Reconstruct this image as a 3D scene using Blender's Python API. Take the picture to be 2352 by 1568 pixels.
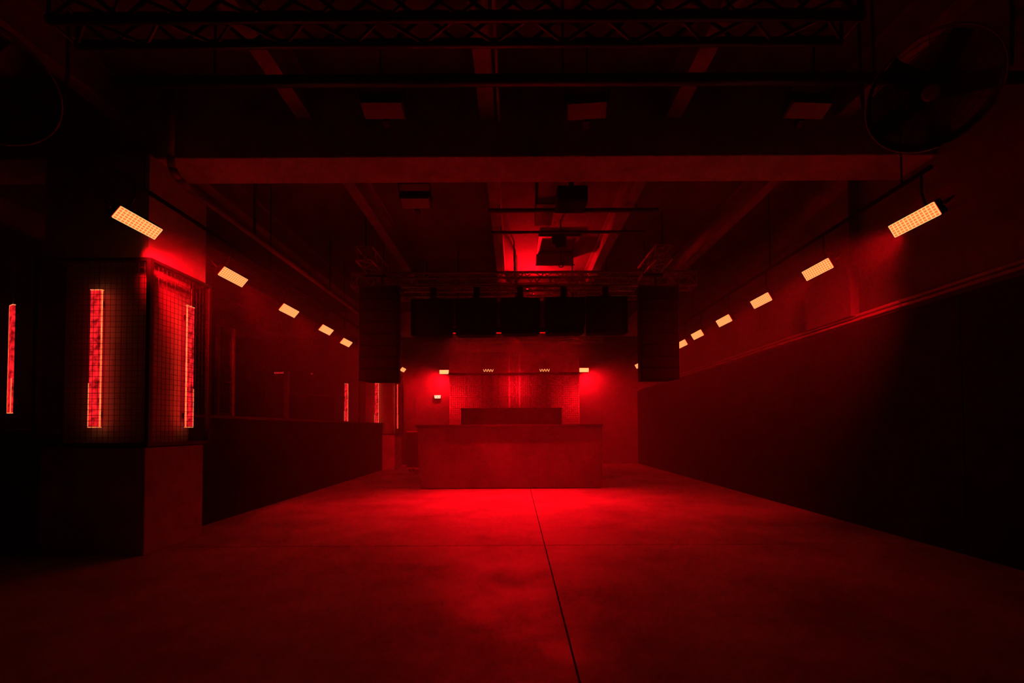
import bpy, bmesh, math, random
from mathutils import Vector, Matrix, Euler

for o in list(bpy.data.objects):
    bpy.data.objects.remove(o)
random.seed(7)
SC = bpy.context.scene
COL = SC.collection
R = math.radians

# ------------------------------------------------------------------ camera
F_PX = 1050.0
CAM_POS = Vector((0, 0, 1.2))
PITCH, ROLL = R(1.54), R(0.3)
SHX, SHY = -7 / 2352, 0.0734
cd = bpy.data.cameras.new('camera')
cd.sensor_width = 36.0
cd.lens = F_PX / 2352 * 36.0
cd.shift_x, cd.shift_y = SHX, SHY
cd.clip_start, cd.clip_end = 0.05, 100
cam = bpy.data.objects.new('camera', cd)
cam.location = CAM_POS
cam.rotation_euler = Euler((R(90) + PITCH, ROLL, 0), 'XYZ')
COL.objects.link(cam)
SC.camera = cam
CAM_M = cam.rotation_euler.to_matrix()

# ------------------------------------------------------------------ world: a windowless room with a thin stage haze
w = bpy.data.worlds.new('world')
SC.world = w
w.use_nodes = True
nt = w.node_tree
nt.nodes['Background'].inputs[0].default_value = (0.0, 0.0, 0.0, 1)
nt.nodes['Background'].inputs[1].default_value = 0.0
vs = nt.nodes.new('ShaderNodeVolumeScatter')
HAZE = 0.023
vs.inputs['Color'].default_value = (1, 0.9, 0.9, 1)
vs.inputs['Density'].default_value = HAZE
vs.inputs['Anisotropy'].default_value = -0.1
nt.links.new(vs.outputs[0], nt.nodes['World Output'].inputs['Volume'])

vsn = SC.view_settings
vsn.view_transform = 'Standard'
vsn.look = 'None'
vsn.gamma = 1
vsn.use_curve_mapping = False
vsn.exposure = 0.0
SC.cycles.use_denoising = True
SC.cycles.max_bounces = 4
SC.cycles.diffuse_bounces = 3
SC.cycles.glossy_bounces = 2
SC.cycles.transmission_bounces = 2
SC.cycles.volume_bounces = 0
SC.cycles.use_light_tree = False
SC.cycles.use_adaptive_sampling = True
SC.cycles.adaptive_threshold = 0.1
SC.cycles.adaptive_min_samples = 20
w.cycles.homogeneous_volume = True
SC.cycles.sample_clamp_indirect = 3.0

# light levels
STROBE = 6.5        # radiance of the strobe faces
STROBE_W = 290.0      # lamp of each side strobe
TUBE = 13.0
FLOOR_FILL = 190.0  # power of the batten added to light the floor
PAR_UP = 620.0
PAR_SCREEN = 220.0
REAR_WASH = 190.0
RED = (1.0, 0.0015, 0.006)


# ------------------------------------------------------------------ helpers
def ray(px, py):
    u = (px - 1176) / 2352 + SHX
    v = (784 - py) / 2352 + SHY
    k = 36.0 / cd.lens
    return CAM_M @ Vector((u * k, v * k, -1))


def at(px, py, x=None, y=None, z=None):
    """point on the view ray of a photo pixel, at a known room plane"""
    d = ray(px, py)
    if y is not None:
        t = (y - CAM_POS.y) / d.y
    elif x is not None:
        t = (x - CAM_POS.x) / d.x
    else:
        t = (z - CAM_POS.z) / d.z
    return CAM_POS + d * t


class MB:
    """collects boxes, bars and tubes and links them as ONE mesh object"""

    def __init__(self):
        self.bm = bmesh.new()

    def box(self, x0, x1, y0, y1, z0, z1, m=None, bevel=0.0):
        vs_ = [Vector((x, y, z)) for z in (z0, z1) for y in (y0, y1) for x in (x0, x1)]
        if m is not None:
            vs_ = [m @ v for v in vs_]
        vv = [self.bm.verts.new(v) for v in vs_]
        fs = []
        for f in ((0, 2, 3, 1), (4, 5, 7, 6), (0, 1, 5, 4), (2, 6, 7, 3), (0, 4, 6, 2), (1, 3, 7, 5)):
            fs.append(self.bm.faces.new([vv[i] for i in f]))
        if bevel > 0:
            es = list({e for f in fs for e in f.edges})
            bmesh.ops.bevel(self.bm, geom=es, offset=bevel, segments=2, affect='EDGES', profile=0.5)
        return self

    def prism(self, pts, axis, a, b):
        """extrude a 2-D outline along an axis; pts in the other two axes"""
        def mk(p, t):
            if axis == 'x':
                return Vector((t, p[0], p[1]))
            if axis == 'y':
                return Vector((p[0], t, p[1]))
            return Vector((p[0], p[1], t))
        A = [self.bm.verts.new(mk(p, a)) for p in pts]
        B = [self.bm.verts.new(mk(p, b)) for p in pts]
        n = len(pts)
        self.bm.faces.new(A)
        self.bm.faces.new(list(reversed(B)))
        for i in range(n):
            j = (i + 1) % n
            self.bm.faces.new([A[i], B[i], B[j], A[j]])
        return self

    def tube(self, p, q, r, n=8, r2=None, caps=True):
        p, q = Vector(p), Vector(q)
        d = (q - p)
        if d.length < 1e-6:
            return self
        d.normalize()
        a = d.orthogonal().normalized()
        b = d.cross(a)
        r2 = r if r2 is None else r2
        A, B = [], []
        for i in range(n):
            t = 2 * math.pi * (i + 0.5) / n
            o = a * math.cos(t) + b * math.sin(t)
            A.append(self.bm.verts.new(p + o * r))
            B.append(self.bm.verts.new(q + o * r2))
        for i in range(n):
            j = (i + 1) % n
            self.bm.faces.new([A[i], A[j], B[j], B[i]])
        if caps:
            self.bm.faces.new(list(reversed(A)))
            self.bm.faces.new(B)
        return self

    def path(self, pts, r, n=8):
        for a, b in zip(pts, pts[1:]):
            self.tube(a, b, r, n)
        return self

    def ring(self, c, nrm, r, tr, seg=40, n=6):
        c, nrm = Vector(c), Vector(nrm).normalized()
        a = nrm.orthogonal().normalized()
        b = nrm.cross(a)
        rings = []
        for i in range(seg):
            t = 2 * math.pi * i / seg
            o = a * math.cos(t) + b * math.sin(t)
            rings.append([self.bm.verts.new(c + o * (r + tr * math.cos(2 * math.pi * k / n)) + nrm * tr * math.sin(2 * math.pi * k / n)) for k in range(n)])
        for i in range(seg):
            A, B = rings[i], rings[(i + 1) % seg]
            for k in range(n):
                l = (k + 1) % n
                self.bm.faces.new([A[k], B[k], B[l], A[l]])
        return self

    def mesh(self, name, mat, smooth=False):
        bmesh.ops.recalc_face_normals(self.bm, faces=self.bm.faces[:])
        me = bpy.data.meshes.new(name)
        self.bm.to_mesh(me)
        self.bm.free()
        me.materials.append(mat)
        if smooth:
            for p in me.polygons:
                p.use_smooth = True
        return me

    def build(self, name, mat, parent=None, smooth=False):
        return put(name, self.mesh(name, mat, smooth), parent)


def put(name, me, parent=None, loc=None):
    o = bpy.data.objects.new(name, me)
    COL.objects.link(o)
    if parent is not None:
        o.parent = parent
    if loc is not None:
        o.location = loc
    return o


def tag(o, label=None, cat=None, group=None, kind=None):
    if label:
        o['label'] = label
    if cat:
        o['category'] = cat
    if group:
        o['group'] = group
    if kind:
        o['kind'] = kind
    return o


def thing(name, label, cat, loc=(0, 0, 0), rot=None, group=None):
    o = bpy.data.objects.new(name, None)
    o.empty_display_size = 0.1
    COL.objects.link(o)
    o.location = loc
    if rot is not None:
        o.rotation_euler = rot
    return tag(o, label, cat, group)


def struct(name, mb, mat, label=None):
    o = mb.build(name, mat)
    o['kind'] = 'structure'
    if label:
        o['label'] = label
    return o


def attach(o, parent):
    """parent an object built in room coordinates to a placed thing"""
    o.parent = parent
    o.matrix_parent_inverse = Matrix.LocRotScale(parent.location, parent.rotation_euler, None).inverted()
    return o


def copy_tree(o, parent=None):
    c = o.copy()
    COL.objects.link(c)
    c.parent = parent
    for ch in list(o.children):
        if ch.type != 'LIGHT' and not ch.name.startswith('drop_rod'):
            copy_tree(ch, c)
    return c


def light(name, kind, loc, target, power, parent=None, **kw):
    ld = bpy.data.lights.new(name, kind)
    ld.energy = power
    ld.color = RED
    for k, v in kw.items():
        setattr(ld, k, v)
    o = bpy.data.objects.new(name, ld)
    COL.objects.link(o)
    o.location = loc
    if target is not None:
        o.rotation_euler = (Vector(target) - Vector(loc)).to_track_quat('-Z', 'Y').to_euler()
    if parent is not None:
        o.parent = parent
    return o


# ------------------------------------------------------------------ materials
def material(name, col, rough=0.6, metal=0.0, var=0.0, scale=3.0, rough_var=0.0, bump=0.0, bump_scale=40.0, col2=None, spec=0.5, stretch=(1, 1, 1)):
    m = bpy.data.materials.new(name)
    m.use_nodes = True
    n = m.node_tree.nodes
    l = m.node_tree.links
    b = n['Principled BSDF']
    b.inputs['Base Color'].default_value = (*col, 1)
    b.inputs['Roughness'].default_value = rough
    b.inputs['Metallic'].default_value = metal
    b.inputs['Specular IOR Level'].default_value = spec
    if var > 0 or rough_var > 0 or bump > 0:
        tc = n.new('ShaderNodeTexCoord')
        mp = n.new('ShaderNodeMapping')
        mp.inputs['Scale'].default_value = stretch
        l.new(tc.outputs['Object'], mp.inputs[0])
    if var > 0 or rough_var > 0:
        nz = n.new('ShaderNodeTexNoise')
        nz.inputs['Scale'].default_value = scale
        nz.inputs['Detail'].default_value = 6
        nz.inputs['Roughness'].default_value = 0.62
        l.new(mp.outputs[0], nz.inputs['Vector'])
    if var > 0:
        rp = n.new('ShaderNodeValToRGB')
        c2 = col2 or tuple(c * (1 - var) for c in col)
        rp.color_ramp.elements[0].position = 0.33
        rp.color_ramp.elements[1].position = 0.68
        rp.color_ramp.elements[0].color = (*c2, 1)
        rp.color_ramp.elements[1].color = (*col, 1)
        l.new(nz.outputs['Fac'], rp.inputs[0])
        l.new(rp.outputs[0], b.inputs['Base Color'])
    if rough_var > 0:
        mr = n.new('ShaderNodeMapRange')
        mr.inputs['From Min'].default_value = 0.3
        mr.inputs['From Max'].default_value = 0.7
        mr.inputs['To Min'].default_value = rough + rough_var
        mr.inputs['To Max'].default_value = max(0.05, rough - rough_var)
        l.new(nz.outputs['Fac'], mr.inputs[0])
        l.new(mr.outputs[0], b.inputs['Roughness'])
    if bump > 0:
        nb = n.new('ShaderNodeTexNoise')
        nb.inputs['Scale'].default_value = bump_scale
        nb.inputs['Detail'].default_value = 4
        l.new(mp.outputs[0], nb.inputs['Vector'])
        bp = n.new('ShaderNodeBump')
        bp.inputs['Strength'].default_value = bump
        bp.inputs['Distance'].default_value = 0.02
        l.new(nb.outputs['Fac'], bp.inputs['Height'])
        l.new(bp.outputs[0], b.inputs['Normal'])
    return m


def emitter(name, col, strength, var=0.0, scale=8.0, stretch=(1, 1, 1), sample='NONE'):
    m = bpy.data.materials.new(name)
    m.use_nodes = True
    m.cycles.emission_sampling = sample
    n = m.node_tree.nodes
    l = m.node_tree.links
    for x in list(n):
        n.remove(x)
    out = n.new('ShaderNodeOutputMaterial')
    e = n.new('ShaderNodeEmission')
    e.inputs[0].default_value = (*col, 1)
    e.inputs[1].default_value = strength
    l.new(e.outputs[0], out.inputs[0])
    if var > 0:
        tc = n.new('ShaderNodeTexCoord')
        mp = n.new('ShaderNodeMapping')
        mp.inputs['Scale'].default_value = stretch
        nz = n.new('ShaderNodeTexNoise')
        nz.inputs['Scale'].default_value = scale
        nz.inputs['Detail'].default_value = 3
        l.new(tc.outputs['Object'], mp.inputs[0])
        l.new(mp.outputs[0], nz.inputs['Vector'])
        mr = n.new('ShaderNodeMapRange')
        mr.inputs['From Min'].default_value = 0.35
        mr.inputs['From Max'].default_value = 0.65
        mr.inputs['To Min'].default_value = strength * (1 - var)
        mr.inputs['To Max'].default_value = strength
        l.new(nz.outputs['Fac'], mr.inputs[0])
        l.new(mr.outputs[0], e.inputs[1])
    return m


M = {}
M['floor'] = material('polished_concrete', (0.56, 0.55, 0.54), 0.48, var=0.55, scale=1.15, rough_var=0.20, bump=0.10, bump_scale=5, spec=.3)
M['joint'] = material('joint_filler', (0.05, 0.05, 0.05), 0.9, var=0.2, scale=4)
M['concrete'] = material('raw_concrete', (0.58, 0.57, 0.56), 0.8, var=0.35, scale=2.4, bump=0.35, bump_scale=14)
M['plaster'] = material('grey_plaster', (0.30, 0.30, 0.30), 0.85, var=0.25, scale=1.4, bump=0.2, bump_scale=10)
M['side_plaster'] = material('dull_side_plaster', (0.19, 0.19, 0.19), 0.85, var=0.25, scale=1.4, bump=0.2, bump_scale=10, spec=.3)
M['dark_paint'] = material('dark_painted_wall', (0.022, 0.021, 0.023), 0.8, var=0.3, scale=1.6, bump=0.15, bump_scale=9, spec=.12)
M['black_wall'] = material('black_wall_paint', (0.03, 0.03, 0.032), 0.8, var=0.3, scale=2, spec=.15)
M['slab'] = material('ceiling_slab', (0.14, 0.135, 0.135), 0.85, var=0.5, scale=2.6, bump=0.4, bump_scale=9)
M['joist'] = material('painted_steel_joist', (0.30, 0.29, 0.29), 0.6, var=0.3, scale=3)
M['black_metal'] = material('black_powder_coat', (0.022, 0.022, 0.024), 0.45, var=0.3, scale=12)
M['black_cloth'] = material('black_cloth', (0.012, 0.012, 0.014), 0.95, var=0.3, scale=8, spec=.1)
M['grille'] = material('speaker_grille_black', (0.014, 0.014, 0.016), 0.8, var=0.3, scale=60, spec=.15)
M['matte_black'] = material('matte_black_paint', (0.008, 0.008, 0.008), 0.9, var=0.3, scale=20, spec=.05)
M['alu'] = material('truss_aluminium', (0.50, 0.50, 0.51), 0.36, metal=0.5, var=0.2, scale=9)
M['black_truss'] = material('black_truss_steel', (0.02, 0.02, 0.02), 0.4, var=0.2, scale=9)
M['steel'] = material('galvanised_steel', (0.5, 0.5, 0.5), 0.35, metal=0.9, var=0.25, scale=7)
M['perf'] = material('perforated_sheet_metal', (0.26, 0.26, 0.26), 0.26, metal=0.8, var=0.3, scale=5)
M['chrome'] = material('bright_metal', (0.75, 0.75, 0.75), 0.22, metal=1.0, var=0.1, scale=9)
M['booth'] = material('booth_cement_board', (0.205, 0.20, 0.195), 0.75, var=0.6, scale=1.1, bump=0.15, bump_scale=18)
M['booth_top'] = material('booth_dark_top', (0.06, 0.06, 0.06), 0.6, var=0.25, scale=4)
M['wood'] = material('dark_stained_wood', (0.12, 0.10, 0.09), 0.55, var=0.4, scale=3, stretch=(1, 8, 8))
M['wire'] = material('black_welded_wire', (0.03, 0.03, 0.03), 0.45, var=0.2, scale=20)
M['pipe'] = material('grey_conduit_paint', (0.28, 0.28, 0.28), 0.4, var=0.2, scale=6)
M['glass_off'] = material('unlit_lamp_glass', (0.40, 0.39, 0.40), 0.3, var=0.2, scale=30, stretch=(0.2, 1, 1))
M['cable'] = material('black_cable_rubber', (0.015, 0.015, 0.015), 0.6, var=0.2, scale=20)
M['strobe_bed'] = emitter('strobe_reflector_glow', (1.0, 0.034, 0.0065), STROBE, sample='FRONT')
M['strobe_led'] = emitter('strobe_led_rows', (1.0, 0.52, 0.16), 1.25)
M['rear_led'] = emitter('rear_strobe_led', (1.0, 0.11, 0.033), STROBE, sample='FRONT')
M['rear_row'] = emitter('rear_strobe_rows', (1.0, 0.75, 0.25), 1.3)
M['tube_core'] = emitter('tube_diffuser_glow', (1.0, 0.012, 0.018), 1.55, var=0.82, scale=7.5, stretch=(2, 2, 2.2), sample='FRONT')
M['tube_edge'] = emitter('tube_edge_led', (1.0, 0.030, 0.009), TUBE, var=0.45, scale=9, sample='FRONT')
M['tube_edge_soft'] = emitter('tube_soft_edge_led', (1.0, 0.10, 0.028), 3.4, var=0.5, scale=9, sample='FRONT')
M['tube_rim'] = emitter('tube_end_glow', (1.0, 0.22, 0.07), 1.2)
M['dots'] = emitter('small_led_dots', (1.0, 0.28, 0.08), 2.6)
M['dots_dim'] = emitter('dim_led_dots', (1.0, 0.02, 0.03), 0.9)
M['exit'] = emitter('exit_sign_panel', (1.0, 0.72, 0.42), 1.7)
M['exit_mark'] = material('exit_sign_print', (0.45, 0.36, 0.20), 0.6, var=0.1, scale=20)
M['par_lens'] = emitter('par_lens_glow', (1.0, 0.006, 0.004), 0.9)
M['conduit'] = material('pale_conduit_paint', (0.48, 0.47, 0.46), 0.4, var=0.2, scale=6)

# ------------------------------------------------------------------ room dimensions
XL, XR, YF, YB, ZC = -8.6, 4.25, -3.2, 15.7, 4.66
ZJ = 4.30     # underside of the steel joists
ZB = 3.92     # underside of the concrete cross beam

# floor: a bed with cast slabs parted by open joints
floor = struct('floor', MB().box(XL - .3, XR + .3, YF - .3, YB + .3, -0.30, -0.02), M['joint'], 'stained polished concrete floor with open joints')
xs = [XL, -4.1, 0.30, XR]
ys = [YF, 0.0, 4.75, 9.45, YB]
G = 0.006
for i in range(3):
    for j in range(4):
        o = MB().box(xs[i] + G, xs[i + 1] - G, ys[j] + G, ys[j + 1] - G, -0.02, 0.0).build('slab', M['floor'], floor)

# walls
def wall(name, mb, mat, label):
    return struct(name, mb, mat, label)

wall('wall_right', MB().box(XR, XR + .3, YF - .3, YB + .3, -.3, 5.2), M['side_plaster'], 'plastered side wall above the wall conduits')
wall('wall_left', MB().box(XL - .3, XL, YF - .3, YB + .3, -.3, 5.2), M['black_wall'], 'black far wall of the bar area')
wall('wall_back', MB().box(XL, XR, YB, YB + .3, -.3, 5.2), M['plaster'], 'plastered end wall behind the perforated screen')
wall('wall_front', MB().box(XL, XR, YF - .3, YF, -.3, 5.2), M['black_wall'], 'black wall facing the stage')
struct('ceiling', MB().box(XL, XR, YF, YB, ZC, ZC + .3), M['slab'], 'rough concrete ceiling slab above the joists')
# dark wainscot boards of the side wall, each a panel with an open joint
wr = struct('trim_1', MB().box(XR - 0.012, XR - 0.0005, YF, YB, 0, 2.46), M['black_wall'], 'dark wainscot lining below the conduits of the side wall')
yy = YF
while yy < YB - 0.1:
    y2 = min(yy + 1.25, YB)
    MB().box(XR - 0.032, XR - 0.012, yy + .004, y2 - .004, 0.0, 2.455).build('panel', M['dark_paint'], wr)
    yy = y2
wb = struct('trim_2', MB().box(-3.4, XR - .04, YB - 0.012, YB - 0.0005, 0, 2.33), M['plaster'], 'low plaster lining on the end wall')
xx = -3.4
while xx < XR - 0.1:
    x2 = min(xx + 1.27, XR - .04)
    MB().box(xx + .003, x2 - .003, YB - 0.03, YB - 0.012, 0.0, 2.325).build('panel', M['plaster'], wb)
    xx = x2

# pilaster and beams
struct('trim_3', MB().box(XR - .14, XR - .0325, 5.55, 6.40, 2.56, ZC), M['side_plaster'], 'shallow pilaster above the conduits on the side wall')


def cross_beam(y0, y1, z0, label, x0=XL, x1=XR):
    return struct('ceiling_beam', MB().box(x0, x1, y0, y1, z0, ZC, bevel=0.012), M['concrete'], label)


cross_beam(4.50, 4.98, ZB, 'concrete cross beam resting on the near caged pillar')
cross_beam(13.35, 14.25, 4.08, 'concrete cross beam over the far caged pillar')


def joist(x, y0, y1, label):
    m = MB()
    m.box(x - .075, x + .075, y0, y1, ZJ, ZJ + .02)
    m.box(x - .012, x + .012, y0, y1, ZJ + .02, ZC - .02)
    m.box(x - .075, x + .075, y0, y1, ZC - .02, ZC)
    return struct('ceiling_joist', m, M['joist'], label)


JX = [-7.6, -5.75, -3.92, -2.08, -0.26, 1.60, 3.30]
ORD = ['first', 'second', 'third', 'fourth', 'fifth', 'sixth', 'seventh']
for i, x in enumerate(JX):
    joist(x, YF, 4.497, '%s steel joist from the bar wall, before the near cross beam' % ORD[i])
    joist(x, 4.983, 13.347, '%s steel joist from the bar wall, behind the near cross beam' % ORD[i])

# ------------------------------------------------------------------ caged pillars
def pillar(y0, lab):
    y1 = y0 + 0.86
    x0, x1 = -4.62, -3.57
    m = MB()
    m.box(x0 + .02, x1 - .012, y0 + .012, y1 - .02, 0, 1.04, bevel=0.01)
    m.box(x0 + .12, x1 - .115, y0 + .135, y1 - .12, 1.04, ZB)
    m.box(x0 + .02, x1 - .012, y0 + .012, y1 - .02, 2.90, ZB if y0 < 6 else 4.08)
    p = struct('pillar', m, M['concrete'], 'raw concrete pillar ' + lab)
    return p


def wire_panel(mb, a, u, v, lu, lv, pitch, r=0.0022):
    """grid of thin square bars on the plane a + u*s + v*t"""
    a, u, v = Vector(a), Vector(u), Vector(v)
    nu = int(round(lu / pitch))
    nv = int(round(lv / pitch))
    for i in range(nu + 1):
        p = a + u * (lu * i / nu)
        mb.tube(p, p + v * lv, r, 4, caps=False)
    for j in range(nv + 1):
        p = a + v * (lv * j / nv)
        mb.tube(p, p + u * lu, r, 4, caps=False)


def cage(y0, lab):
    y1 = y0 + 0.86
    x0, x1 = -4.64, -3.55
    z0, z1 = 1.07, 2.87
    t = thing('wire_cage', lab, 'cage', (0, 0, 0), group='wire cages around the pillars')
    s = 0.02
    for (x, y) in ((x0, y0), (x1, y0), (x1, y1), (x0, y1)):
        MB().box(x - s, x + s, y - s, y + s, z0 - .015, z1 + .015).build('post', M['black_metal'], t)
    for z in (z0, z1):
        MB().box(x0 + s, x1 - s, y0 - s, y0 + s, z - .015, z + .015).build('rail', M['black_metal'], t)
        MB().box(x0 + s, x1 - s, y1 - s, y1 + s, z - .015, z + .015).build('rail', M['black_metal'], t)
        for x in (x0, x1):
            MB().box(x - s, x + s, y0 + s, y1 - s, z - .015, z + .015).build('rail', M['black_metal'], t)
    zz0, zz1 = z0 + .015, z1 - .015
    for a, u, lu in (((x0, y0, zz0), (1, 0, 0), x1 - x0), ((x1, y0, zz0), (0, 1, 0), y1 - y0), ((x0, y0, zz0), (0, 1, 0), y1 - y0)):
        m = MB()
        wire_panel(m, a, u, (0, 0, 1), lu, zz1 - zz0, 0.054)
        m.build('wire_mesh', M['wire'], t)
    # the shelf plates that carry the cage
    MB().box(x0 + s, x1 - s, y0 + s, y1 - s, z0 - .022, z0 - .004).build('base_plate', M['black_metal'], t)
    return t


for y0, lp, lc in ((4.42, 'inside the large wire cage beside the dance floor', 'black wire cage around the near pillar, two glowing tubes inside'),
                   (13.62, 'inside the far wire cage beside the end wall', 'black wire cage around the far pillar near the exit sign')):
    pillar(y0, lp)
    cage(y0, lc)


def tube_light(x, y, z0, z1, facing, label, edge=1, tilt=0.0, cord=.27, strong=False):
    """flat acrylic light bar: a mottled diffuser with a bright edge strip; facing = rotation about z"""
    t = thing('tube_light', label, 'light', (x, y, z0), (0, tilt, facing), 'vertical red light tubes')
    h = z1 - z0
    wd, dp = 0.058, 0.012
    MB().box(-wd + .005, wd - .005, -dp, dp, .010, h - .010, bevel=0.004).build('diffuser', M['tube_core'], t)
    MB().box(edge * wd - .004, edge * wd + .006, -dp, -dp + .008, .004, h - .004).build('edge_strip', M['tube_edge'] if strong else M['tube_edge_soft'], t)
    MB().box(-edge * wd - .002, -edge * wd + .002, -dp, -dp + .006, .004, h * .32).build('side_strip', M['tube_rim'], t)
    MB().box(-wd, wd, -dp, dp, 0.0, .008).build('end_cap', M['tube_rim'], t)
    MB().box(-wd, wd, -dp, dp, h - .008, h).build('end_cap', M['tube_rim'], t)
    MB().tube((0.02, 0, h), (0.02, 0, h + cord), .005, 6).build('cord', M['pipe'], t)
    MB().box(-.022, .022, dp + .001, dp + .040, .1, .16).build('bracket', M['black_metal'], t)
    MB().box(-.022, .022, dp + .001, dp + .040, h - .16, h - .1).build('bracket', M['black_metal'], t)
    return t


# near pillar: one on the front, one on the dance-floor side
p = at(217, 978, y=4.49)
tube_light(p.x, 4.49, 1.235, 2.60, 0, 'red light tube on the front of the near caged pillar', edge=1)
p = at(433, 978, x=-3.612)
tube_light(-3.612, p.y, 1.235, 2.585, R(90), 'red light tube on the dance-floor side of the near caged pillar', edge=-1, strong=True)
p = at(865, 980, y=13.69)
tube_light(p.x, 13.69, 1.235, 2.60, 0, 'red light tube on the front of the far caged pillar', edge=1)
p = at(913, 980, x=-3.612)
tube_light(-3.612, p.y, 1.235, 2.585, R(90), 'thin red light tube on the dance-floor side of the far caged pillar', edge=-1, strong=True)
p = at(23, 940, y=5.02)
tube_light(p.x, 5.02, 1.40, 2.60, R(-30), 'red light tube behind the ledge, leftmost of all the tubes', edge=-1, cord=ZC - 2.60)
p = at(795, 960, y=14.8)
tube_light(p.x, 14.8, 1.42, 2.70, 0, 'red light tube above the bar wall, just before the far caged pillar', edge=1, cord=ZC - 2.70)

# ------------------------------------------------------------------ bar area behind the pillars
hw = struct('wall_bar', MB().box(-4.12, -3.95, 5.30, 13.60, 0, 1.36), M['dark_paint'], 'low dark wall of the bar between the two caged pillars')
t = thing('bar_ledge', 'dark wooden ledge along the top of the low bar wall', 'ledge')
yy = 5.30
while yy < 13.5:
    y2 = min(yy + 2.075, 13.60)
    MB().box(-4.26, -3.90, yy + .002, y2 - .002, 1.361, 1.40, bevel=.005).build('board', M['wood'], t)
    yy = y2
struct('wall_ledge', MB().box(XL, -4.72, 4.75, 4.90, 0, 1.16), M['black_wall'], 'low black wall beside the near pillar')
p0 = at(78, 980, y=4.70)
MBt = MB().box(XL + .01, p0.x, 4.68, 4.98, 1.165, 1.225, bevel=.006)
tag(MBt.build('ledge_board', M['pipe']), 'grey ledge on the low black wall beside the near pillar', 'ledge')

# narrow wire gate behind the near pillar
t = thing('wire_gate', 'narrow dark wire gate just behind the near caged pillar', 'gate')
ga, gb = at(500, 800, x=-3.92).y, at(535, 800, x=-3.92).y
for y in (ga, gb):
    MB().box(-3.94, -3.90, y - .02, y + .02, 1.401, 2.62).build('post', M['pipe'] if y == gb else M['black_metal'], t)
MB().box(-3.935, -3.905, ga + .02, gb - .02, 2.585, 2.615).build('rail', M['black_metal'], t)
MB().box(-3.935, -3.905, ga + .02, gb - .02, 1.405, 1.435).build('rail', M['black_metal'], t)
m = MB()
wire_panel(m, (-3.92, ga + .02, 1.435), (0, 1, 0), (0, 0, 1), gb - ga - .04, 1.15, 0.05, 0.003)
m.build('wire_mesh', M['wire'], t)
MB().tube((-3.915, ga + .1, 1.86), (-3.915, gb - .02, 1.86), .008, 6).build('latch_bar', M['chrome'], t)

# post and dark back-bar cabinet
p = at(658, 900, y=10.4)
tag(MB().box(p.x - .045, p.x + .045, 10.36, 10.45, 0, 2.55, bevel=.006).box(p.x - .09, p.x + .09, 10.31, 10.5, 0, .02).build('bar_post', M['pipe']),
    'slim upright post behind the low bar wall', 'post')
a, b = at(664, 908, y=11.6), at(770, 950, y=11.6)
t = thing('back_bar_cabinet', 'wide dark cabinet behind the bar, beside the slim post', 'cabinet')
MB().box(a.x, b.x, 11.6, 12.2, 0.0, a.z - .03, bevel=.006).build('body', M['black_metal'], t)
MB().box(a.x - .02, b.x + .02, 11.57, 12.22, a.z - .03, a.z).build('top', M['wood'], t)
nd = 3
for i in range(nd):
    xa = a.x + (b.x - a.x) * i / nd
    xb = a.x + (b.x - a.x) * (i + 1) / nd
    d = MB().box(xa + .01, xb - .01, 11.575, 11.598, 0.08, a.z - .05).build('door', M['black_metal'], t)
    MB().tube((xb - .06, 11.56, 1.0), (xb - .06, 11.56, 1.25), .008, 6).build('handle', M['steel'], d)


def led_bar(pc, n, pitch, label, mat, tall=0.05, zig=True, dep=.1, up=None):
    t = thing('led_bar', label, 'light', pc, group='small LED bars')
    L = n * pitch
    MB().box(-L / 2 - .03, L / 2 + .03, 0.012, dep, -tall * .8, tall * .8, bevel=.006).build('housing', M['black_metal'], t)
    if up:
        MB().tube((0, .05, tall * .8 - .005), (0, .05, up - pc.z), .008, 6).build('hanger', M['black_metal'], t)
    else:
        MB().box(-.03, .03, .03, .07, -tall * .8 - .004, -tall * .8).build('bracket', M['black_metal'], t)
    for i in range(n):
        x = (i - (n - 1) / 2) * pitch
        s = (1 if i % 2 else -1) * (0.35 if zig else 0.0)
        mm = Matrix.Translation((x, 0, 0)) @ Matrix.Rotation(s, 4, 'Y')
        MB().box(-pitch * .15, pitch * .15, 0.0, .012, -tall * .55, tall * .55, mm).build('led', mat, t)
    return t


led_bar(at(640, 856, y=11.0), 7, .034, 'row of dim red LEDs behind the bar, before the slim post', M['dots_dim'], .035, False, up=ZC)
led_bar(at(716, 858, y=12.9), 2, .034, 'tiny red LED light above the dark back-bar cabinet', M['dots_dim'], .02, False, up=ZC)

# ------------------------------------------------------------------ conduits on the side wall
for k, (dz, lab) in enumerate(((0.0, 'lower of the two conduits running along the side wall'), (0.05, 'upper of the two conduits running along the side wall'))):
    t = thing('wall_conduit', lab, 'conduit', group='conduits along the side wall')
    m = MB()
    MB().tube((XR - .065, YF + .1, 2.51 + dz), (XR - .065, YB - .1, 2.51 + dz), .019, 8).build('pipe', M['conduit'], t, True)
    y = YF + .6
    while y < YB:
        MB().box(XR - .085, XR - .0005 if dz else XR - .0325 + .032, y - .012, y + .012, 2.51 + dz - .02, 2.51 + dz + .02).build('clip', M['steel'], t)
        y += 1.5

# high pipe by the near pillar that turns along the hall
t = thing('service_pipe', 'grey service pipe rising at the near pillar and turning along the hall', 'pipe')
P = [Vector((-3.33, 4.36, 4.62)), Vector((-3.33, 4.36, 3.86)), Vector((-3.33, 4.39, 3.76)), Vector((-3.33, 4.47, 3.70)), Vector((-3.33, 4.6, 3.68)), Vector((-3.33, 13.2, 3.68))]
MB().path(P, .035, 10).build('pipe', M['pipe'], t, True)
for y in (5.8, 8.2, 10.6, 12.8):
    MB().box(-3.34, -3.32, y - .015, y + .015, 3.71, ZC).build('hanger', M['black_metal'], t)

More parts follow.
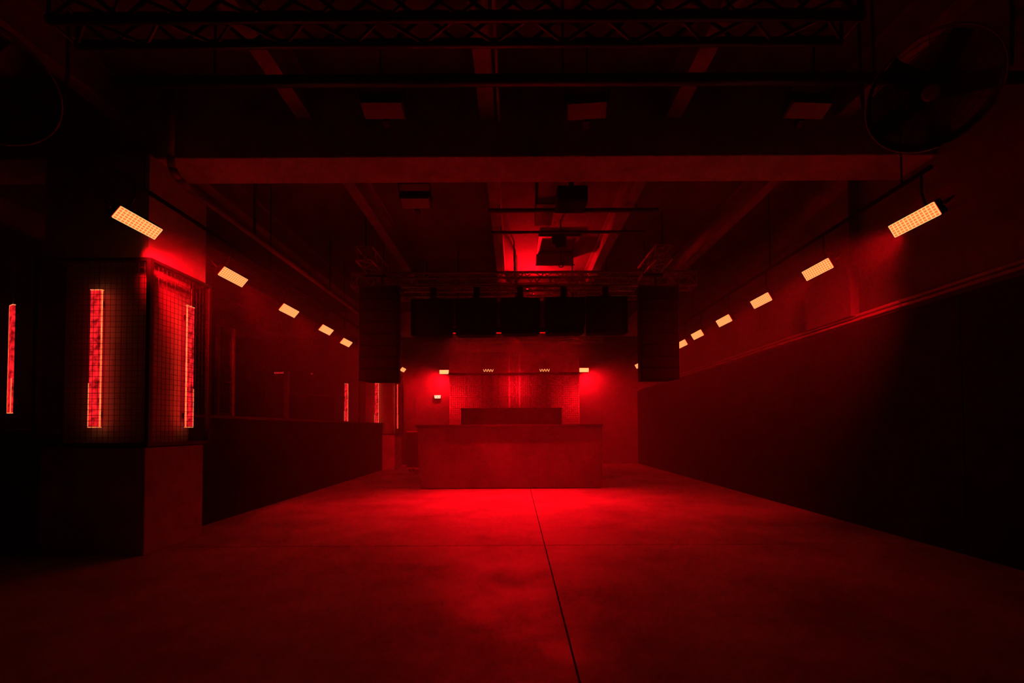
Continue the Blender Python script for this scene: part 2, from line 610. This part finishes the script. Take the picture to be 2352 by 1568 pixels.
# ------------------------------------------------------------------ strobes along both sides
def strobe_parts(t, L=0.455, H=0.118):
    """face looks along local -Y, long side along local X"""
    MB().box(-L / 2 - .004, L / 2 + .004, .014, .075, -H / 2 - .006, H / 2 + .006, bevel=.008).build('housing', M['matte_black'], t)
    MB().box(-L / 2, L / 2, .004, .012, -H / 2, H / 2).build('reflector', M['strobe_bed'], t)
    m = MB()
    for i in range(6):
        z = -H / 2 + H * i / 5
        m.box(-L / 2, L / 2, -.002, .003, z - .0034, z + .0034)
    m.build('led_rows', M['strobe_led'], t)
    m = MB()
    for i in range(13):
        x = -L / 2 + L * i / 12
        m.box(x - .003, x + .003, -.0015, .0035, -H / 2, H / 2)
    m.build('divider_grid', M['strobe_led'], t)
    MB().path([(-L / 2 - .02, .05, 0), (-L / 2 - .02, .16, .02), (L / 2 + .02, .16, .02), (L / 2 + .02, .05, 0)], .008, 6).build('yoke', M['black_metal'], t)
    MB().tube((0, .16, .02), (0, .19, .16), .012, 8).build('clamp', M['black_metal'], t)
    return t


ZS = 3.07
lefts = [319, 537, 665, 750, 796, 926]
ylefts = [514, 637, 714, 758, 787, 849]
rights = [2097, 1876, 1747, 1662, 1601, 1566, 1465]
yrights = [507, 620, 691, 737, 769, 790, 840]
strobes = []
ordw = ['first', 'second', 'third', 'fourth', 'fifth', 'sixth', 'seventh']
for side, pxs, pys in ((-1, lefts, ylefts), (1, rights, yrights)):
    proto = None
    for i, (px, py) in enumerate(zip(pxs, pys)):
        p = at(px, py, x=-3.40 if side < 0 else 3.53)
        tilt = R(40) if side < 0 else R(30)
        last = i == len(pxs) - 1
        if side < 0:
            lab = 'lit red strobe above the bar wall, %s from the camera' % ordw[i]
            if last:
                lab = 'lit red strobe over the far caged pillar, last of the bar-side row'
        else:
            lab = 'lit red strobe above the wall conduits, %s from the camera' % ordw[i]
            if last:
                lab = 'lit red strobe at the far end of the conduit wall, beside the hanging line array'
        t = thing('strobe_light', lab, 'strobe light', group='strobes along both sides of the hall') if proto is None else copy_tree(proto)
        if proto is None:
            strobe_parts(t)
            proto = t
        t['label'] = lab
        # local -Y -> inwards and down ; local X -> along the hall
        n = Vector((-side * math.cos(tilt), 0.0, -math.sin(tilt)))
        yv = -n
        xv = Vector((0, -side, 0))
        xv = (xv - yv * xv.dot(yv)).normalized()
        zv = xv.cross(yv)
        mm = Matrix((xv, yv, zv)).transposed()
        t.rotation_mode = 'XYZ'
        t.rotation_euler = mm.to_euler()
        t.location = p
        lo = light('lamp', 'SPOT', p + n * .06, p + n * .06 + Vector((side * .01, .94, -.36)), STROBE_W * ((.45 if side < 0 else .2) if last else (1.75, .8, .5, .42, .38, .38, .38)[i]), None, shadow_soft_size=.06, spot_size=R(78 if i == 0 else 58), spot_blend=1.0)
        attach(lo, t)
        ce = p + mm @ Vector((0, .19, .16))
        attach(MB().tube(ce, (ce.x, ce.y, 3.4305), .010, 8).build('drop_rod', M['matte_black']), t)
        strobes.append(t)

# steel bar that carries each row
for side, lab in ((-1, 'black lighting bar carrying the bar-side strobes'), (1, 'black lighting bar carrying the strobes above the conduits')):
    t = thing('lighting_bar', lab, 'lighting bar', group='bars above the strobes')
    bx = side * (3.443 if side < 0 else 3.615)
    MB().tube((bx, 3.9, 3.45), (bx, 14.6 if side < 0 else 14.2, 3.45), .020, 8).build('bar', M['matte_black'], t)
    for y in (4.2, 6.4, 9.2, 12.0, 13.8):
        MB().tube((bx, y, 3.45), (bx, y, ZB if y < 4.6 and side < 0 else (ZC if y < 13 else 4.08)), .008, 6).build('hanger', M['matte_black'], t)

# ------------------------------------------------------------------ perforated screen on the end wall
t = thing('perforated_screen', 'tall perforated metal screen of small panels on the end wall', 'screen')
SY = 15.2
SX0, SX1 = at(1035, 900, y=SY).x, at(1328, 900, y=SY).x
rows = [0.02 + .375 * i for i in range(11)]
ncol = 8
cw = (SX1 - SX0) / ncol
def perf_mesh():
    m = MB()
    wd, ht = cw - .012, .375 - .022
    m.box(0, wd, 0.0, .02, 0, ht)
    m.box(0, wd, -.010, 0.0, ht - .016, ht)
    nx, nz = 8, 5
    for i in range(nx):
        for k in range(nz):
            x = wd * (i + .5 + (0.0 if k % 2 else 0.0)) / nx
            z = .012 + (ht - .04) * (k + .5) / nz
            r = .0175
            c = m.bm.verts.new((x, -.013, z))
            rim = [m.bm.verts.new((x + r * math.cos(q), 0.0, z + r * math.sin(q))) for q in [2 * math.pi * j / 6 for j in range(6)]]
            mid = [m.bm.verts.new((x + r * .62 * math.cos(q), -.0085, z + r * .62 * math.sin(q))) for q in [2 * math.pi * j / 6 for j in range(6)]]
            for j in range(6):
                l = (j + 1) % 6
                m.bm.faces.new([c, mid[j], mid[l]]).smooth = True
                m.bm.faces.new([mid[j], rim[j], rim[l], mid[l]]).smooth = True
    me = m.mesh('perforated_panel', M['perf'])
    return me
pm = perf_mesh()
for r_ in range(10):
    for c_ in range(ncol):
        put('perforated_panel', pm, t, (SX0 + cw * c_ + .006, SY, rows[r_] + .01))
for x in (SX0 - .015, SX1 + .015):
    MB().box(x - .02, x + .02, SY - .03, SY + .05, 0.0, 3.80).build('post', M['perf'], t)
for x in (at(1170, 900, y=SY).x, at(1193.5, 900, y=SY).x):
    m = MB()
    m.tube((x, SY - .012, .3), (x, SY - .012, 3.75), .016, 8)
    z = .32
    while z < 3.72:
        m.box(x - .018, x + .018, SY - .036, SY - .02, z, z + .03, bevel=0)
        z += .055
    m.build('centre_strip', M['chrome'], t)
for r_ in range(1, 10):
    MB().tube((SX0, SY - .016, rows[r_]), (SX1, SY - .016, rows[r_]), .009, 8).build('rail', M['perf'], t)
    for k in range(ncol + 1):
        if r_ >= 5:
            x = SX0 + cw * k
            MB().box(x - .022, x + .022, SY - .034, SY - .02, rows[r_] + .012, rows[r_] + .028).build('clip', M['chrome'], t)
# stays that tie the screen to the wall
for x in (SX0 + .3, 0.0, SX1 - .3):
    MB().box(x - .02, x + .02, SY + .02, YB, 3.5, 3.54).build('stay', M['black_metal'], t)

# bar across the screen with a strobe at each end and two LED bars
BY = 14.85
t = thing('rear_lighting_bar', 'dark lighting bar across the perforated screen', 'lighting bar')
zb = at(1180, 857, y=BY).z
MB().tube((SX0 - .02, BY, zb), (SX1 + .02, BY, zb), .028, 10).build('bar', M['black_truss'], t)
for x in (SX0 + .02, SX1 - .02):
    MB().tube((x, BY, zb), (x, SY - .03, zb), .014, 8).build('arm', M['black_truss'], t)
for px, py, lab in ((1020, 854, 'bright rear strobe beside the screen, above the exit sign'), (1341.5, 849.5, 'bright rear strobe beside the screen, away from the exit sign')):
    c = at(px, py, y=15.22)
    t = thing('rear_strobe', lab, 'strobe light', c, group='rear strobes beside the screen')
    MB().box(-.155, .155, .012, .10, -.080, .080, bevel=.01).build('housing', M['black_metal'], t)
    MB().box(-.150, .150, 0.0, .012, -.066, .066).build('reflector', M['rear_led'], t)
    for zz in (-.045, 0.0, .045):
        MB().box(-.155, .155, -.006, -.001, zz - .010, zz + .010).build('led_row', M['rear_row'], t)
    MB().box(-.02, .02, .10, YB - 15.22, -.02, .02).build('wall_arm', M['black_metal'], t)
    sx = -1 if px < 1180 else 1
    light('wash_lamp', 'SPOT', (sx * .03, .05, -.13), (sx * .40, .40, -.62), REAR_WASH, t, shadow_soft_size=.05, spot_size=R(165), spot_blend=1.0)
led_bar(at(1121.5, 850.5, y=BY - .03), 8, .042, 'zigzag row of glowing LEDs on the screen bar nearer the exit sign', M['dots'], .075)
led_bar(at(1251, 850, y=BY - .03), 8, .042, 'zigzag row of glowing LEDs on the screen bar farther from the exit sign', M['dots'], .075)

# exit sign: a pale lit panel whose print is only three dull marks at this distance
c = at(1005, 911, y=YB - .10)
t = thing('exit_sign', 'small pale lit emergency sign on the end wall', 'sign', c)
MB().box(-.12, .12, 0.0, .0995, -.062, .062, bevel=.006).build('housing', M['steel'], t)
MB().prism([(-.108, .052), (.108, .052), (.096, -.052), (-.096, -.052)], 'y', -.006, 0.0).build('panel', M['exit'], t)
m = MB()
m.box(-.066, -.056, -.009, -.0062, -.03, .034)
m.box(-.076, -.046, -.009, -.0062, .024, .034)
m.box(-.018, .020, -.009, -.0062, -.030, -.018)
m.box(-.010, .012, -.009, -.0062, -.018, .012)
m.box(-.022, -.012, -.009, -.0062, .012, .026)
m.box(.058, .074, -.009, -.0062, -.030, .022)
m.build('print', M['exit_mark'], t)

# flight case beside the booth, near the end wall
a, b = at(934, 990, y=12.9), at(962, 1078, y=12.9)
t = thing('flight_case', 'tall black flight case standing behind the booth near the exit sign', 'case')
MB().box(a.x, b.x + .3, 12.9, 13.5, 0.10, a.z, bevel=.01).build('body', M['black_metal'], t)
for z in (.10, a.z - .03):
    MB().box(a.x - .006, b.x + .306, 12.89, 13.51, z, z + .03).build('edge_trim', M['steel'], t)
for x in (a.x + .08, b.x + .22):
    for y in (12.98, 13.42):
        MB().tube((x - .02, y, .05), (x + .02, y, .05), .05, 10).build('caster', M['black_metal'], t)

# ------------------------------------------------------------------ DJ booth
t = thing('booth_counter', 'wide flared cement-board booth counter in the middle of the floor', 'counter')
YBt = 9.20
bl, br = at(965, 1122, y=YBt), at(1382, 1120, y=YBt)
tl, tr = at(957, 976, y=YBt - .03), at(1383.5, 970.5, y=YBt - .03)
ZT = 1.29
m = MB()
pts = [(bl.x + .03, 0), (br.x - .03, 0), (br.x - .03, .03), (bl.x + .03, .03)]
MB().prism([(bl.x + .02, 0), (br.x - .02, 0), (br.x - .02, .025), (bl.x + .02, .025)], 'y', YBt + .02, YBt + .9).build('plinth', M['black_metal'], t)
# front clad in three boards with open joints
fx = [0.0, 0.655, 1.0]
for i in range(2):
    a0 = bl.x + (br.x - bl.x) * fx[i] + .0015
    a1 = bl.x + (br.x - bl.x) * fx[i + 1] - .0015
    c0 = tl.x + (tr.x - tl.x) * fx[i] + .0015
    c1 = tl.x + (tr.x - tl.x) * fx[i + 1] - .0015
    q = MB()
    vv = [q.bm.verts.new(v) for v in ((a0, YBt, .025), (a1, YBt, .025), (c1, YBt - .02, ZT - .04), (c0, YBt - .02, ZT - .04),
                                      (a0, YBt + .03, .025), (a1, YBt + .03, .025), (c1, YBt + .01, ZT - .04), (c0, YBt + .01, ZT - .04))]
    for f in ((0, 1, 2, 3), (5, 4, 7, 6), (4, 0, 3, 7), (1, 5, 6, 2), (3, 2, 6, 7), (4, 5, 1, 0)):
        q.bm.faces.new([vv[k] for k in f])
    q.build('front_board', M['booth'], t)
for s, (xb, xt) in ((1, (bl.x, tl.x)), (-1, (br.x, tr.x))):
    q = MB()
    q.prism([(xb, .025), (xb + s * .03, .025), (xt + s * .03, ZT - .04), (xt, ZT - .04)], 'y', YBt + .031, YBt + .92)
    q.build('side_board', M['booth'], t)
MB().box(tl.x - .01, tr.x + .01, YBt - .085, YBt + .95, ZT - .04, ZT, bevel=.004).build('top', M['booth_top'], t)
MB().box(tl.x + .05, tr.x - .05, YBt + .3, YBt + .9, .55, .58).build('shelf', M['wood'], t)

a, b = at(1059, 940, y=10.45), at(1290, 936, y=10.45)
t = thing('mixing_desk', 'long dark desk rising behind the booth counter', 'desk')
MB().box(a.x, b.x, 10.45, 10.48, 0.95, a.z, bevel=.004).build('front_panel', M['black_metal'], t)
MB().box(a.x - .01, b.x + .01, 10.44, 11.2, a.z, a.z + .03, bevel=.004).build('top', M['booth_top'], t)
for x in (a.x + .06, b.x - .06):
    for y in (10.52, 11.12):
        MB().box(x - .03, x + .03, y - .03, y + .03, 0, a.z).build('leg', M['black_metal'], t)

# ------------------------------------------------------------------ trusses
def truss(t, a, b, w, h, mat, r=.022, rb=.010, pitch=.42, diag=True):
    """box truss between two end centres (bottom centre line); w across, h up"""
    a, b = Vector(a), Vector(b)
    d = (b - a).normalized()
    s = d.cross(Vector((0, 0, 1))).normalized()
    up = Vector((0, 0, 1))
    C = [(-w / 2, 0), (w / 2, 0), (w / 2, h), (-w / 2, h)]
    for u, v in C:
        MB().tube(a + s * u + up * v, b + s * u + up * v, r, 10).build('chord', mat, t, True)
    L = (b - a).length
    n = max(1, int(round(L / pitch)))
    for k in range(4):
        (u0, v0), (u1, v1) = C[k], C[(k + 1) % 4]
        m = MB()
        for i in range(n):
            p0 = a + d * (L * i / n)
            p1 = a + d * (L * (i + .5) / n)
            p2 = a + d * (L * (i + 1) / n)
            m.tube(p0 + s * u0 + up * v0, p1 + s * u1 + up * v1, rb, 6)
            m.tube(p1 + s * u1 + up * v1, p2 + s * u0 + up * v0, rb, 6)
        for q in (a, b):
            m.tube(q + s * u0 + up * v0, q + s * u1 + up * v1, rb, 6)
        m.build('lattice', mat, t)


t = thing('front_truss', 'black box truss crossing the ceiling nearest the camera', 'truss', group='trusses')
truss(t, (-3.05, 3.03, 3.90), (2.3, 3.03, 3.90), .20, .20, M['black_truss'], .030, .013, .5)
for x in (-2.8, 0.2, 2.1):
    MB().tube((x, 3.03, 4.1), (x, 3.03, ZC), .01, 6).build('hanger', M['black_truss'], t)
t = thing('ceiling_pipe', 'thick black pipe hanging below the joists behind the nearest truss', 'pipe')
MB().tube((-3.2, 3.60, 4.0), (4.1, 3.60, 4.0), .045, 12).build('pipe', M['black_truss'], t, True)
for x in (-2.4, .4, 2.9):
    MB().tube((x, 3.60, 4.04), (x, 3.60, ZC), .01, 6).build('hanger', M['black_truss'], t)

TY = 8.20
t = thing('main_truss', 'dull metal box truss carrying the row of hanging cabinets', 'truss', group='trusses')
truss(t, (-2.95, TY + .14, 3.78), (3.30, TY + .14, 3.78), .29, .25, M['alu'], .025, .009, .36)
for x in (-2.4, 0.0, 2.4):
    MB().tube((x, TY + .14, 4.03), (x, TY + .14, ZC - .004), .012, 6).build('chain', M['black_metal'], t)
t = thing('second_truss', 'dull metal box truss just behind the truss of hanging cabinets', 'truss', group='trusses')
truss(t, (-2.6, 9.35, 3.90), (2.9, 9.35, 3.90), .29, .25, M['alu'], .025, .009, .36)
for x in (-1.8, 1.9):
    MB().tube((x, 9.35, 4.15), (x, 9.35, ZC - .004), .012, 6).build('chain', M['black_metal'], t)
for s, lab in ((-1, 'short truss arm above the line array on the bar side'), (1, 'short truss arm above the line array on the conduit side')):
    t = thing('truss_arm', lab, 'truss', group='short truss arms')
    truss(t, (s * 2.36, 7.1, 3.86), (s * 2.36, 8.14, 3.86), .25, .22, M['alu'], .022, .009, .34)
    MB().tube((s * 2.36, 7.2, 4.08), (s * 2.36, 7.2, ZC), .012, 6).build('chain', M['black_metal'], t)
t = thing('rear_truss', 'slim bright truss above the perforated screen', 'truss', group='trusses')
rz = at(1190, 786, y=12.9).z
truss(t, (-1.7, 12.9, rz), (2.5, 12.9, rz), .2, .10, M['conduit'], .020, .008, .3)
for x in (at(1146, 760, y=12.9).x, at(1245, 760, y=12.9).x):
    MB().tube((x, 12.9, rz + .1), (x, 12.9, ZC), .03, 8).build('hanger', M['steel'], t)

# ------------------------------------------------------------------ hanging cabinets
names = ['nearest the bar side', 'second from the bar side', 'in the middle', 'second from the conduit side', 'nearest the conduit side']
cent = [(943, 1040, 686, 768), (1046, 1140, 684, 768), (1151, 1240, 683, 765), (1252, 1342, 681, 764), (1346, 1443, 679, 763)]
for (x0, x1, y0, y1), nm in zip(cent, names):
    a, b = at(x0, y0, y=8.02), at(x1, y1, y=8.02)
    cx = (a.x + b.x) / 2
    wd = (b.x - a.x) / 2
    t = thing('hanging_cabinet', 'black speaker cabinet hanging from the truss, ' + nm, 'speaker', (cx, 8.02, b.z), group='hanging speaker cabinets')
    H = a.z - b.z
    MB().prism([(-wd, .02), (wd, .02), (wd * .9, .28), (-wd * .9, .28)], 'z', 0, H).build('body', M['black_cloth'], t)
    MB().box(-wd + .012, wd - .012, 0.0, .018, .012, H - .012, bevel=.006).build('grille', M['grille'], t)
    MB().box(-.10, .10, .16, .22, H, H + .05).build('bracket', M['black_metal'], t)
    MB().box(-.055, .055, .14, .24, H + .05, 3.755 - b.z).build('clamp', M['black_metal'], t)
    for s in (-1, 1):
        MB().box(s * (wd + .008) - .006, s * (wd + .008) + .006, .10, .16, H * .25, H + .02).build('yoke', M['black_metal'], t)

# line arrays: boxes in a slightly curved stack
for s, (x0, x1, y0, y1), nm in ((-1, (825, 914, 660, 874), 'the bar side'), (1, (1470, 1561, 660, 871), 'the conduit side')):
    YA = 7.55
    a, b = at(x0, y0, y=YA), at(x1, y1, y=YA)
    t = thing('line_array', 'tall black line-array speaker hanging on ' + nm, 'speaker', (0, 0, 0), group='line arrays')
    n = 8
    H = a.z - b.z
    cx = (a.x + b.x) / 2
    wd = (b.x - a.x) / 2
    for k in range(n):
        z1 = a.z - H * k / n
        z0 = a.z - H * (k + 1) / n + .006
        off = 0.0
        e = MB().prism([(cx - wd, YA + off), (cx + wd, YA + off), (cx + wd * .8, YA + .42 + off), (cx - wd * .8, YA + .42 + off)], 'z', z0, z1).build('cabinet', M['black_cloth'], t)
        MB().box(cx - wd + .02, cx + wd - .02, YA + off - .010, YA + off - .001, z0 + .012, z1 - .012).build('grille', M['grille'], e)
    for q in (-1, 1):
        MB().box(cx + q * (wd + .006) - .005, cx + q * (wd + .006) + .005, YA + .02, YA + .05, b.z, a.z + .06).build('side_rail', M['black_metal'], t)
    MB().box(cx - wd, cx + wd, YA + .05, YA + .35, a.z + .002, a.z + .05).build('fly_frame', M['black_metal'], t)
    MB().tube((cx, YA + .2, a.z + .05), (cx, YA + .2, 3.80), .018, 8).box(s * 2.36 - .17, s * 2.36 + .17, YA + .17, YA + .23, 3.80, 3.838).build('hook', M['black_metal'], t)

# ------------------------------------------------------------------ unlit flood panels under the ceiling
def flood(px, py, y, wpx, tilt, yaw, label):
    c = at(px, py, y=y)
    wd = wpx * y / F_PX / 2
    t = thing('flood_panel', label, 'light', c, (tilt, 0, yaw), 'unlit flood panels')
    MB().box(-wd - .015, wd + .015, .008, .13, -.085, .085, bevel=.01).build('housing', M['black_metal'], t)
    MB().box(-wd, wd, -.004, .0075, -.070, .070).build('glass', M['glass_off'], t)
    MB().path([(-wd - .025, .06, 0), (-wd - .025, .16, .16), (wd + .025, .16, .16), (wd + .025, .06, 0)], .008, 6).build('yoke', M['black_metal'], t)
    MB().box(-.03, .03, -.01, .05, -.16, -.086).build('sensor', M['black_metal'], t)
    q = Vector(c) + Euler((tilt, 0, yaw)).to_matrix() @ Vector((0, .16, .16))
    attach(MB().tube(q - Vector((0, 0, .005)), (q.x, q.y, ZC), .010, 6).build('hanger', M['black_metal']), t)
    return t


flood(880, 254, 4.06, 92, R(66), 0, 'unlit flood panel below the joists, before the near cross beam, nearest the bar side')
flood(1348, 255, 4.06, 88, R(66), R(-5), 'unlit flood panel below the joists, before the near cross beam, in the middle')
flood(1856, 254, 4.06, 92, R(68), R(3), 'unlit flood panel below the joists, before the near cross beam, nearest the fan')
flood(954, 467, 5.65, 64, R(62), 0, 'unlit flood panel hanging just behind the near cross beam')

# black box and hoist under the slab behind the cross beam
a, b = at(1280, 425, y=5.7), at(1351, 460, y=5.7)
t = thing('ceiling_speaker', 'black box speaker under the ceiling just behind the near cross beam', 'speaker')
MB().box(a.x, b.x, 5.7, 6.05, b.z, a.z, bevel=.012).build('body', M['black_cloth'], t)
MB().box(a.x + .015, b.x - .015, 5.688, 5.699, b.z + .015, a.z - .015).build('grille', M['grille'], t)
MB().box((a.x + b.x) / 2 - .03, (a.x + b.x) / 2 + .03, 5.8, 5.9, a.z, ZC).build('bracket', M['black_metal'], t)

c = at(1288, 545, y=7.5)
t = thing('chain_hoist', 'black chain hoist hanging under the lit ceiling bay', 'hoist', (c.x, 7.5, c.z))
MB().tube((0, 0, -.20), (0, 0, .04), .095, 14).tube((0, 0, .04), (0, 0, .12), .095, 14, .05).build('motor', M['black_metal'], t)
MB().box(-.15, -.08, -.06, .06, -.14, .02, bevel=.01).build('gear_box', M['black_metal'], t)
MB().tube((0, 0, .12), (0, 0, ZC - c.z), .012, 6).build('chain', M['black_metal'], t)
MB().tube((0, 0, -.20), (0, 0, -.42), .008, 6).ring((0, 0, -.46), (0, 1, 0), .04, .009, 14).build('hook', M['black_metal'], t)

# access hatch with steel frame and a duct box in the lit bay
x0, x1 = at(1232, 580, z=ZC).x, at(1318, 580, z=ZC).x
t = thing('ceiling_hatch', 'dark framed hatch in the lit ceiling bay', 'hatch')
for (p_, q_) in (((x0, 8.0), (x1, 8.06)), ((x0, 8.74), (x1, 8.8)), ((x0, 8.06), (x0 + .06, 8.74)), ((x1 - .06, 8.06), (x1, 8.74))):
    MB().box(p_[0], q_[0], p_[1], q_[1], ZC - .06, ZC - .0005).build('frame', M['black_metal'], t)
MB().box(x0 + .062, x1 - .062, 8.062, 8.738, ZC - .02, ZC - .0005).build('panel', M['slab'], t)
t = thing('duct_box', 'shallow grey duct box under the lit ceiling bay', 'duct')
MB().box(x0, x1, 8.95, 9.20, 4.42, ZC - .001, bevel=.005).build('body', M['pipe'], t)
MB().box(x0 - .02, x1 + .02, 8.92, 8.949, 4.41, 4.44).build('flange', M['steel'], t)
# cross pipes in the bay
for k, (y, z, rr, lab) in enumerate(((6.95, 4.22, .022, 'black pipe crossing under the lit ceiling bay, nearer the truss'), (6.25, 4.22, .03, 'black pipe crossing under the lit ceiling bay, nearer the cross beam'))):
    t = thing('cross_pipe', lab, 'pipe', group='pipes across the ceiling bay')
    MB().tube((-.35, y, z), (2.0, y, z), rr, 8).build('pipe', M['black_truss'], t)
    for x in (-.2, 1.7):
        MB().tube((x, y, z), (x, y, ZJ), .008, 6).build('hanger', M['black_truss'], t)
# dark duct in the middle of the bay
a, b = at(1232, 450, y=6.4), at(1270, 450, y=6.4)
t = thing('ventilation_duct', 'dark square duct running under the ceiling behind the near cross beam', 'duct')
MB().box(a.x, b.x + .02, 5.05, 7.0, 4.34, ZC - .001, bevel=.004).build('body', M['black_metal'], t)
for y in (5.6, 6.3):
    MB().box(a.x - .015, b.x + .035, y - .012, y + .012, 4.325, ZC - .002).build('flange', M['black_metal'], t)
# long pipe beside the centre joist
tag(MB().tube((-.14, YF + .1, 4.24), (-.14, 4.45, 4.24), .016, 8).build('joist_conduit', M['pipe']), 'thin conduit along the centre joist before the near cross beam', 'conduit')

# ------------------------------------------------------------------ drum fans
def fan(c, aim, rad, label, blade0=0.2):
    c = Vector(c)
    t = thing('drum_fan', label, 'fan', c, group='drum fans under the ceiling')
    n = (Vector(aim) - c).normalized()
    q = n.to_track_quat('-Y', 'Z')
    t.rotation_euler = q.to_euler()
    # local -Y is the blowing direction
    m = MB()
    seg = 48
    A = []
    for (rr, y) in ((rad, -.12), (rad, .14), (rad - .012, .14), (rad - .012, -.12)):
        A.append([m.bm.verts.new((rr * math.cos(2 * math.pi * i / seg), y, rr * math.sin(2 * math.pi * i / seg))) for i in range(seg)])
    for k in range(4):
        for i in range(seg):
            j = (i + 1) % seg
            m.bm.faces.new([A[k][i], A[k][j], A[(k + 1) % 4][j], A[(k + 1) % 4][i]])
    m.build('drum', M['black_metal'], t, False)
    MB().ring((0, -.125, 0), (0, 1, 0), rad, .007, 56, 6).build('rim', M['pipe'], t, True)
    m = MB()
    for k in range(1, 8):
        m.ring((0, -.122, 0), (0, 1, 0), rad * k / 8, .0022, 40, 4)
    for i in range(12):
        q_ = 2 * math.pi * i / 12
        m.tube((.04 * math.cos(q_), -.122, .04 * math.sin(q_)), (rad * math.cos(q_), -.122, rad * math.sin(q_)), .0025, 4)
    m.build('grille', M['black_metal'], t)
    MB().tube((0, -.128, 0), (0, -.136, 0), .055, 20, .045).build('badge', M['pipe'], t)
    MB().tube((0, -.06, 0), (0, .10, 0), .07, 18).build('motor', M['black_metal'], t)
    for i in range(5):
        q_ = blade0 + 2 * math.pi * i / 5
        mm = Matrix.Rotation(q_, 4, 'Y') @ Matrix.Rotation(.5, 4, 'X')
        MB().box(.06, rad * .93, -.003, .003, -.07, .07, mm).build('blade', M['black_metal'], t)
    for s in (-1, 1):
        MB().box(s * (rad + .02) - .01, s * (rad + .02) + .01, -.03, .03, -.03, .30).build('yoke', M['black_metal'], t)
    rm = t.rotation_euler.to_matrix()
    for sd in (-1, 1):
        q = c + rm @ Vector((sd * (rad + .02), 0, .28))
        attach(MB().tube(q, (q.x, q.y, ZC), .011, 6).build('hanger', M['black_metal']), t)
    return t


c = at(2140, 208, y=3.25)
fan(c, CAM_POS + Vector((.5, .6, 0)), .372, 'large round drum fan below the ceiling on the conduit side')
c = at(-32, 186, y=3.15)
fan(c, CAM_POS + Vector((-.9, .9, 0)), .37, 'large round drum fan at the very edge on the bar side')

# ------------------------------------------------------------------ par cans for the ceiling bay and screen; a batten added to light the floor
def par(loc, target, power, label, size, rad=.09, blend=1.0, top=ZC):
    t = thing('par_can', label, 'light', loc, group='par cans')
    d = (Vector(target) - Vector(loc)).normalized()
    t.rotation_euler = d.to_track_quat('-Z', 'Y').to_euler()
    MB().tube((0, 0, .20), (0, 0, .03), rad * .8, 18, rad).tube((0, 0, .03), (0, 0, -.03), rad, 18, caps=False).build('can', M['black_metal'], t)
    MB().tube((0, 0, .022), (0, 0, .026), rad * .92, 18).build('lens', M['par_lens'], t)
    MB().path([(-rad - .012, 0, .08), (-rad - .012, 0, .27), (rad + .012, 0, .27), (rad + .012, 0, .08)], .008, 6).build('yoke', M['black_metal'], t)
    if target[2] < loc[2]:
        q = Vector(loc) + t.rotation_euler.to_matrix() @ Vector((0, 0, .27))
        attach(MB().tube(q - Vector((0, 0, .004)), (q.x, q.y, top), .010, 6).build('hanger', M['black_metal']), t)
    else:
        q = Vector(loc) + t.rotation_euler.to_matrix() @ Vector((0, 0, .27))
        attach(MB().tube((q.x, q.y - .95, q.z), (q.x, q.y + .01, q.z), .012, 6).build('arm', M['black_metal']), t)
    light('lamp', 'SPOT', (0, 0, -.035), (0, 0, -1), power, t, shadow_soft_size=rad * .8, spot_size=size, spot_blend=blend)
    return t


t = thing('added_floor_batten', 'long black LED batten added behind the row of cabinets to light the floor', 'light', (.02, 8.75, 3.04))  # added fixture, tucked behind the cabinets and made long for a soft floor wash
MB().box(-1.3, 1.3, -.05, .05, .012, .10, bevel=.008).build('housing', M['black_metal'], t)
MB().box(-1.27, 1.27, -.035, .035, .004, .0115).build('lens', M['par_lens'], t)
for x in (-1.1, 0.0, 1.1):
    MB().tube((x, 0, .10), (x, 0, ZC - 3.04), .012, 8).build('hanger', M['black_metal'], t)
light('lamp', 'AREA', (0, 0, -.01), (0, -1.15, -3), FLOOR_FILL, t, shape='RECTANGLE', size=2.5, size_y=.07, spread=R(96))
par((.30, 10.05, 4.06), (.55, 9.3, 4.9), PAR_UP, 'par can pointing up into the lit ceiling bay', R(140))
par((0.05, 9.30, 3.10), (0.0, 15.2, 2.4), PAR_SCREEN, 'par can hanging behind the batten, aimed at the screen', R(28), .05)
